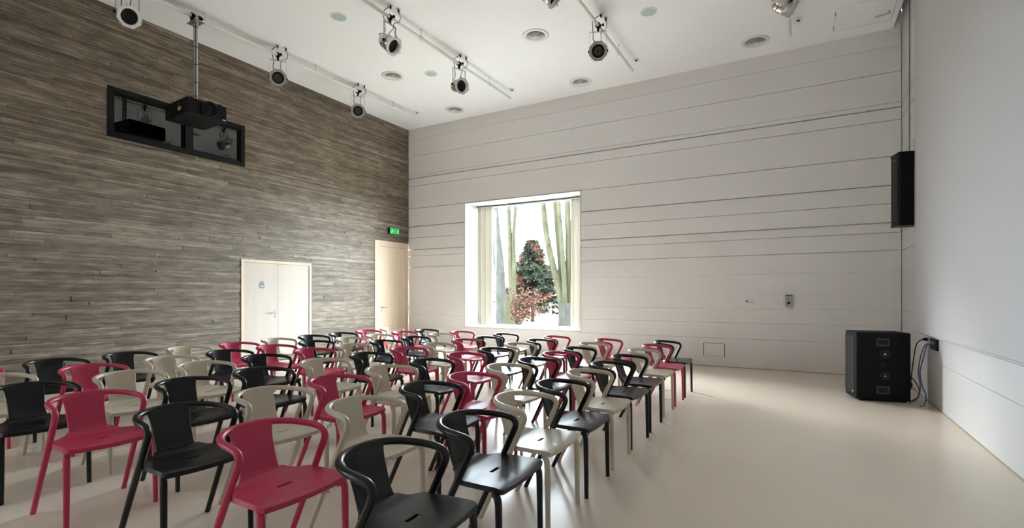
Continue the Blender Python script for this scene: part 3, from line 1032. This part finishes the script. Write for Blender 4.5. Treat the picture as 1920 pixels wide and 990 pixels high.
def stage_lamp(px, py, axis, label, leds):
    t = thing('stage_lamp', label, 'spotlight', (px, py, ZP), group='stage lamps on the lighting pipes')
    a = Vector(axis).normalized()
    hz = Vector((a.x, a.y, 0)).normalized()
    sd = Vector((-hz.y, hz.x, 0))
    Mz = Matrix(((hz.x, sd.x, 0, 0), (hz.y, sd.y, 0, 0), (0, 0, 1, 0), (0, 0, 0, 1)))
    # clamp
    c = MB()
    c.lathe([(.030, -.024), (.044, -.024), (.044, .024), (.030, .024)], 18, Matrix.Rotation(R(90), 4, 'X'))
    c.cbox(-.018, .018, -.018, .018, -.105, -.035, .003, Mz)
    c.build('clamp', 'black_metal', t)
    k = MB()
    k.tube([(.035, 0, -.01), (.085, 0, -.012)], .010, 8)
    k.lathe([(0, 0), (.024, 0), (.024, .02), (0, .02)], 8, Matrix.Translation((.075, 0, -.012)) @ Matrix.Rotation(R(90), 4, 'Y'))
    k.build('clamp_knob', 'black_metal', t)
    # yoke
    y = MB()
    hwid = .140
    y.box(-.016, .016, -hwid, hwid, -.108, -.102, Mz)
    y.box(-.016, .016, -hwid, -hwid + .005, -.435, -.102, Mz)
    y.box(-.016, .016, hwid - .005, hwid, -.435, -.102, Mz)
    y.build('yoke', 'steel', t)
    pv = Vector((0, 0, -.42))
    for s in (1, -1):
        kk = MB()
        Mk = Matrix.Translation(pv + sd * s * (hwid)) @ (Mz @ Matrix.Rotation(R(-90 * s), 4, 'X'))
        kk.lathe([(0, 0), (.024, 0), (.024, .022), (0, .022)], 8, Mk)
        kk.build('yoke_knob', 'black_metal', t)
    # can, axis along local z
    Ma = Matrix.Translation(pv) @ axis_matrix(a)
    can = MB()
    can.lathe([(0, -.215), (.05, -.205), (.085, -.17), (.098, -.13), (.100, -.12), (.108, -.115), (.108, -.09), (.110, -.085), (.112, .10), (.104, .10), (.100, .03)], 28, Ma)
    co = can.build('can_body', 'chrome', t)
    MB().lathe([(.114, -.055), (.117, -.052), (.117, -.03), (.114, -.027)], 28, Ma).build('can_band', 'steel', co)
    oc = MB()
    n = 8
    ro, ri = .156, .108
    V = []
    for z in (.096, .108):
        for j in range(n * 4):
            an = 2 * math.pi * j / (n * 4)
            seg = (an + math.pi / n) % (2 * math.pi / n) - math.pi / n
            V.append(Ma @ Vector((ro * math.cos(math.pi / n) / math.cos(seg) * math.cos(an), ro * math.cos(math.pi / n) / math.cos(seg) * math.sin(an), z)))
        for j in range(n * 4):
            an = 2 * math.pi * j / (n * 4)
            V.append(Ma @ Vector((ri * math.cos(an), ri * math.sin(an), z)))
    N = n * 4
    F = []
    for j in range(N):
        j2 = (j + 1) % N
        F += [(j, N + j, N + j2, j2), (2 * N + j, 2 * N + j2, 3 * N + j2, 3 * N + j), (j, j2, 2 * N + j2, 2 * N + j), (N + j, 3 * N + j, 3 * N + j2, N + j2)]
    oc.add(V, F)
    fo = oc.build('front_frame', 'lamp_grey' if leds else 'bright_metal', t)
    for an in (70, 190, 310):
        MB().box(-.012, .012, -.006, .006, .104, .120, Ma @ Matrix.Rotation(R(an), 4, 'Z') @ Matrix.Translation((.150, 0, 0))).build('frame_clip', 'steel', fo)
    MB().lathe([(.111, .090), (.103, .060), (0, .058)], 28, Ma).build('lens', 'black_deep', t)
    if leds:
        ld = MB()
        for ring in range(1, 4):
            for j in range(ring * 6):
                side, q = divmod(j, ring)
                p0 = Vector((math.cos(side * math.pi / 3), math.sin(side * math.pi / 3)))
                p1 = Vector((math.cos((side + 1) * math.pi / 3), math.sin((side + 1) * math.pi / 3)))
                p = (p0 * (ring - q) + p1 * q) * .0215
                ld.lathe([(.0078, .062), (.007, .068), (0, .071)], 8, Ma @ Matrix.Translation((p.x, p.y, 0)))
        lo = ld.build('led_lenses', 'led_lens', t)
    # cables: mains lead up to the ceiling plug, signal lead, safety wire
    rear = pv + a * (-.20)
    cb = MB()
    cb.tube(catmull([rear, rear + Vector((0, 0, .05)) - a * .06, (-.06, -.05, -.25), (-.07, -.04, -.12), (-.075, -.05, -.02), (-.05, -.09, .06), (.06, -.06, .125)], 6), .006, 8)
    cb.build('mains_cable', 'cable_black', t)
    cb = MB()
    cb.tube(catmull([rear + sd * .04, pv + sd * .05 - a * .1 + Vector((0, 0, .12)), (.04, .03, -.17), (.03, .06, -.08), (.06, .14, -.03), (.10, .13, .03), (.10, .09, .115)], 6), .005, 8)
    cb.build('signal_cable', 'cable_black', t)
    for (qx, qy), nm in (((.07, -.055), 'plug'), ((.10, .09), 'plug')):
        MB().lathe([(0, .085), (.012, .085), (.016, .11), (.016, .138), (0, .138)], 12, Matrix.Translation((qx, qy, 0))).build(nm, 'cable_black', t)
        MB().cbox(qx - .03, qx + .03, qy - .03, qy + .03, .136, ZC - ZP - .001, .003).build('plug_socket', 'plastic_white', t)
    return t


cam_dir = lambda x, y: (-x, -y, -(5.4 - 1.9))
stage_lamp(-8.31, 3.53, (.88, -.13, -.45), 'chrome stage lamp at the top left, partly out of the picture', False)
stage_lamp(-8.31, 5.907, cam_dir(-8.31, 5.9), 'stage lamp facing the viewer, just right of the hanging projector', True)
stage_lamp(-8.31, 7.826, cam_dir(-8.31, 7.83), 'stage lamp facing the viewer near the far left corner', True)
stage_lamp(-5.65, 5.983, (.825, .07, -.60), 'chrome stage lamp tilted towards the screen on the second pipe, nearer one', False)
stage_lamp(-5.65, 7.842, (.888, -.344, -.30), 'chrome stage lamp on the second pipe, farther one above the window', False)
stage_lamp(-2.885, 7.849, cam_dir(-2.885, 7.849), 'stage lamp facing the viewer on the third pipe', True)
stage_lamp(-2.885, 6.02, (.75, .15, -.6), 'stage lamp cut off by the top edge, on the third pipe', False)
stage_lamp(-.185, 7.93, (.80, .30, -.45), 'chrome stage lamp at the upper right near the ceiling hatch', False)

# ---- projector on its pole
pr = thing('projector', 'black video projector hanging on a grey pole from the lighting pipe', 'projector', (-8.31, 4.463, ZP))
MB().tube([(0, 0, -.09), (0, 0, -1.30)], .030, 16).build('pole', 'steel', pr)
for z in (-.16, -.47, -.75, -1.03, -1.25):
    MB().lathe([(.031, z - .007), (.034, z - .005), (.034, z + .005), (.031, z + .007)], 16).build('cable_tie', 'cable_black', pr)
MB().tube([(.035, -.018, -.10), (.037, -.018, -.6), (.034, -.018, -1.0), (.04, -.02, -1.3)], .007, 8).build('pole_cable', 'cable_black', pr)
MB().cbox(-.13, .13, -.07, .07, -.095, -.083, .003).build('mount_plate', 'steel', pr)
for yy in (-.055, .055):
    c = MB()
    c.lathe([(.030, -.02), (.046, -.02), (.046, .02), (.030, .02)], 16, Matrix.Translation((0, yy, 0)) @ Matrix.Rotation(R(90), 4, 'X'))
    c.cbox(-.03, .03, yy - .016, yy + .016, -.085, -.03, .003)
    c.cbox(.035, .085, yy - .012, yy + .012, -.04, .0, .003)
    c.build('pipe_clamp', 'black_metal', pr)
Mp = Matrix.Translation((-.15, .10, -1.585)) @ Matrix.Rotation(R(-4), 4, 'Z')
bd = MB()
bd.cbox(-.40, .34, -.30, .30, 0, .245, .018, Mp)
bo = bd.build('projector_body', 'black_metal', pr)
ln = MB()
Ml = Mp @ Matrix.Translation((.32, .02, .125)) @ Matrix.Rotation(R(90), 4, 'Y')
ln.lathe([(.125, 0), (.125, .06), (.118, .066), (.108, .066), (.100, .02), (0, .015)], 32, Ml)
ln.build('lens_shroud', 'black_metal', pr)
MB().lathe([(.085, .018), (.05, .036), (0, .042)], 24, Ml).build('lens', 'black_deep', pr)
MB().box(.05, .15, -.304, -.299, .070, .125, Mp).build('rating_label', 'paper_grey', pr)
MB().box(.055, .080, -.304, -.299, .165, .180, Mp).build('indicator', 'orange_mark', pr)
for k in range(5):
    MB().box(-.33, -.23, -.3035, -.299, .06 + k * .026, .068 + k * .026, Mp).build('vent_slot', 'dark_grey', pr)
MB().box(.339, .3425, .23, .28, .018, .030, Mp).build('maker_badge', 'sign_white', pr)
MB().cbox(-.06, .33, -.03, .03, .250, .265, .003, Mp).build('bracket_bar', 'steel', pr)
for fx, fy in ((-.2, -.2), (.28, .22), (-.25, .2), (.26, -.2)):
    MB().lathe([(.022, .244), (.022, .272), (.012, .278), (0, .278)], 14, Mp @ Matrix.Translation((fx, fy, 0))).build('adjuster_foot', 'black_metal', pr)
MB().tube([Mp @ Vector(p) for p in catmull([(-.25, -.22, .23), (-.2, -.2, .28), (-.1, -.15, .29), (0, -.08, .27), (.1, -.05, .28)], 5)], .007, 8).build('cable_loop', 'cable_black', pr)
sk = MB()
for s in (1, -1):
    sk.tube([(s * .02, 0, -1.22), (s * .05, 0, -1.325)], .007, 8)
sk.cbox(-.05, .05, -.03, .03, -1.335, -1.318, .003)
sk.build('ball_joint', 'steel', pr)

# ================================================================== OUTSIDE
MB().box(-60, 30, YB + 0.83, 90, -.25, -.05).build('ground', 'ground', kind='structure', label='pale winter lawn outside the window', cat='ground')


def limb(mb, P, r0, r1, n=8):
    r0, r1 = r0 * .92, r1 * .92
    Q = catmull(P, 5)
    mb.tube(Q, [r0 + (r1 - r0) * i / (len(Q) - 1) for i in range(len(Q))], n)


rt = random.Random(21)
# multi-stemmed tree on the right
base = Vector((-7.93, 18.0, -.06))
tr = thing('bare_tree', 'bare tree with many olive stems at the right of the window', 'tree', base)
m = MB()
limb(m, [(0, 0, 0), (.02, 0, .5), (-.02, 0, 1.15)], .36, .30, 12)
m.build('trunk', 'bark_grey', tr)
for P, r0, r1 in (([(-.10, 0, .9), (-.35, .05, 1.9), (-.78, .1, 3.4), (-1.02, .1, 5.2), (-1.10, .1, 8)], .17, .10),
                  ([(-.05, .2, .9), (-.30, .3, 2.0), (-.52, .4, 3.6), (-.65, .4, 5.2), (-.75, .4, 8)], .10, .07),
                  ([(.02, -.1, .9), (-.02, -.1, 2.2), (-.14, -.1, 3.6), (-.26, -.1, 5.2), (-.3, -.1, 8)], .12, .08),
                  ([(.10, .1, .9), (.10, .1, 2.2), (.07, .1, 3.6), (.03, .1, 5.2), (0, .1, 8)], .15, .11),
                  ([(.2, 0, .9), (.32, 0, 2.2), (.38, 0, 3.6), (.36, 0, 5.2), (.4, 0, 8)], .11, .08)):
    m = MB()
    limb(m, P, r0, r1, 10)
    m.build('stem', 'bark_olive', tr)
tw = MB()
for k in range(16):
    p = Vector((rt.uniform(-1, .4), rt.uniform(-.1, .4), rt.uniform(2, 6)))
    d = Vector((rt.uniform(-.8, .8), rt.uniform(-.5, .5), rt.uniform(.2, .9)))
    limb(tw, [p, p + d * .5, p + d + Vector((0, 0, .25))], .018, .006, 5)
tw.build('twigs', 'bark_brown', tr, kind='stuff')
# forked slim tree
tr = thing('forked_tree', 'slim forked bare tree left of the conifer', 'tree', (-12.55, 21.9, -.06))
m = MB()
limb(m, [(.05, 0, 0), (.02, 0, 1.2), (0, 0, 2.3)], .26, .20, 10)
m.build('trunk', 'bark_olive', tr)
for P, r0, r1 in (([(-.06, 0, 2.1), (-.10, 0, 3.2), (-.12, 0, 4.4), (-.20, 0, 6.0), (-.3, 0, 9)], .16, .09), ([(.08, 0, 2.1), (.12, 0, 3.2), (.10, 0, 4.4), (.22, 0, 6.0), (.4, 0, 9)], .13, .08)):
    m = MB()
    limb(m, P, r0, r1, 9)
    m.build('stem', 'bark_olive', tr)
tw = MB()
for k in range(10):
    p = Vector((rt.uniform(-.2, .2), 0, rt.uniform(2.5, 6.5)))
    d = Vector((rt.uniform(-.9, .9), rt.uniform(-.5, .5), rt.uniform(.2, .9)))
    limb(tw, [p, p + d * .5, p + d + Vector((0, 0, .2))], .018, .006, 5)
tw.build('twigs', 'bark_brown', tr, kind='stuff')
# grey leaning trunk at the left edge
tr = thing('leaning_tree', 'grey leaning bare tree behind the left curtain edge', 'tree', (-10.85, 18, -.06))
m = MB()
limb(m, [(.05, 0, 0), (.0, 0, 1.4), (-.06, 0, 2.8), (-.24, 0, 4.4), (-.4, 0, 7)], .28, .13, 10)
m.build('trunk', 'bark_grey', tr)
m = MB()
limb(m, [(0, 0, 1.2), (-.25, .1, 2.4), (-.55, .2, 3.6), (-.7, .2, 6)], .12, .07, 8)
m.build('stem', 'bark_grey', tr)
tr = thing('tree_stump', 'short mossy cut trunk low in the window, left', 'stump', (-9.98, 17.0, -.06))
m = MB()
limb(m, [(0, 0, 0), (.02, 0, .6), (0, 0, 1.35)], .15, .13, 12)
m.build('trunk', 'bark_olive', tr)
m = MB()
limb(m, [(.05, 0, 1.0), (.22, 0, 1.3), (.26, 0, 1.5)], .07, .05, 8)
m.build('branch_stub', 'bark_olive', tr)
for k, (x, y, lean) in enumerate(((-11.0, 26, .25), (-13.6, 30, -.3), (-9.6, 27, .1))):
    lab = ['thin dark sapling beside the conifer top', 'thin pale sapling between the forked tree and conifer', 'thin sapling behind the many-stemmed tree'][k]
    tr = thing('sapling', lab, 'tree', (x, y, -.06), group='thin saplings outside')
    m = MB()
    limb(m, [(0, 0, 0), (lean * .3, 0, 2.5), (lean * .6, 0, 5), (lean, 0, 10)], .07, .035, 6)
    m.build('trunk', 'bark_brown', tr)


def tuft(mb, c, d, L, W, rnd, n=3):
    """a spray of pointed leaves around direction d"""
    d = d.normalized()
    for k in range(n):
        s = Vector((rnd.uniform(-1, 1), rnd.uniform(-1, 1), rnd.uniform(-1, 1))).normalized()
        e = (d + s * .7).normalized()
        sd_ = e.cross(s).normalized() * W
        tip = c + e * L * rnd.uniform(.7, 1.2)
        mid = c + e * L * .45
        mb.add([c, mid + sd_, tip, mid - sd_], [(0, 1, 2, 3)])


# conifer
tr = thing('conifer', 'dark green conifer with russet patches in the middle of the window', 'tree', (-12.75, 24.5, -.06))
m = MB()
limb(m, [(0, 0, 0), (0, 0, 2), (0, 0, 4.2)], .13, .02, 8)
m.build('trunk', 'bark_brown', tr)
rc = random.Random(4)
gn, ru, br = MB(), MB(), MB()
for k in range(330):
    u = rc.random() ** .8
    z = .75 + u * 3.65
    Lb = (2.05 * (1 - u) + .12) * rc.uniform(.75, 1.08)
    an = rc.uniform(0, 2 * math.pi)
    dv = Vector((math.cos(an), math.sin(an), rc.uniform(-.12, .28)))
    p0 = Vector((0, 0, z))
    p1 = p0 + dv * Lb + Vector((0, 0, -.10 * Lb))
    br.tube([p0, (p0 + p1) / 2 + Vector((0, 0, .04)), p1], [.02, .012, .005], 4, False)
    red = (math.sin(an * 2 + z * 2.3) + rc.uniform(-.6, .6)) > .85 or (dv.x < -.1 and z > 2.2 and rc.random() < .30)
    for j in range(int(10 + Lb * 20)):
        s = rc.uniform(.25, 1.0)
        c = p0.lerp(p1, s) + Vector((rc.uniform(-.10, .10), rc.uniform(-.10, .10), rc.uniform(-.06, .06)))
        tuft(ru if red else gn, c, dv + Vector((0, 0, -.15)), .22, .040, rc, 3)
br.build('branches', 'bark_brown', tr, kind='stuff')
gn.build('green_foliage', 'needles', tr, kind='stuff')
ru.build('russet_foliage', 'russet', tr, kind='stuff')


def shrub(x, y, rx, rz, n, m1, label, seed, z0=.15):
    r = random.Random(seed)
    t = thing('shrub', label, 'shrub', (x, y, -.06))
    st = MB()
    lv = MB()
    for k in range(n):
        an = r.uniform(0, 2 * math.pi)
        q = r.random() ** .5
        tip = Vector((math.cos(an) * rx * q, math.sin(an) * rx * q, z0 + rz * r.uniform(.45, 1) * (1 - .35 * q * q)))
        st.tube(catmull([(0, 0, 0), (tip.x * .35, tip.y * .35, tip.z * .55), tip], 4), .008, 4, False)
        for j in range(16):
            s = r.uniform(.35, 1)
            c = Vector((tip.x * s, tip.y * s, tip.z * s ** .8)) + Vector((r.uniform(-.14, .14), r.uniform(-.14, .14), r.uniform(-.14, .14)))
            tuft(lv, c, Vector((math.cos(an), math.sin(an), -.3)), .14, .035, r, 2)
    st.build('stems', 'bark_brown', t, kind='stuff')
    lv.build('leaves', m1, t, kind='stuff')


shrub(-11.05, 19.85, 1.25, 1.9, 60, 'russet', 'russet leafed shrub in front of the conifer', 8)
# low fence with coloured posts, hedge line far away
fe = thing('garden_fence', 'low fence with coloured posts beyond the trees', 'fence', (-14, 30.5, -.06))
MB().box(-6, 9, -.01, .01, .50, .54).build('rail', 'plastic_grey', fe)
MB().box(-6, 9, -.01, .01, .12, .16).build('rail', 'plastic_grey', fe)
for k in range(24):
    MB().cbox(-6 + k * .62, -5.93 + k * .62, -.03, .03, 0, .78, .008).build('post', ('post_teal', 'post_pink', 'plastic_grey')[k % 3], fe)
hg = thing('far_hedge', 'long hazy hedge far behind the trees', 'hedge', (-24, 60, -.06))
r = random.Random(2)
lv = MB()
for k in range(2600):
    c = Vector((r.uniform(-22, 26), r.uniform(-.8, .8), r.uniform(.1, 2.6)))
    tuft(lv, c, Vector((0, -1, .3)), .5, .14, r, 2)
lv.build('leaves', 'hedge', hg, kind='stuff')
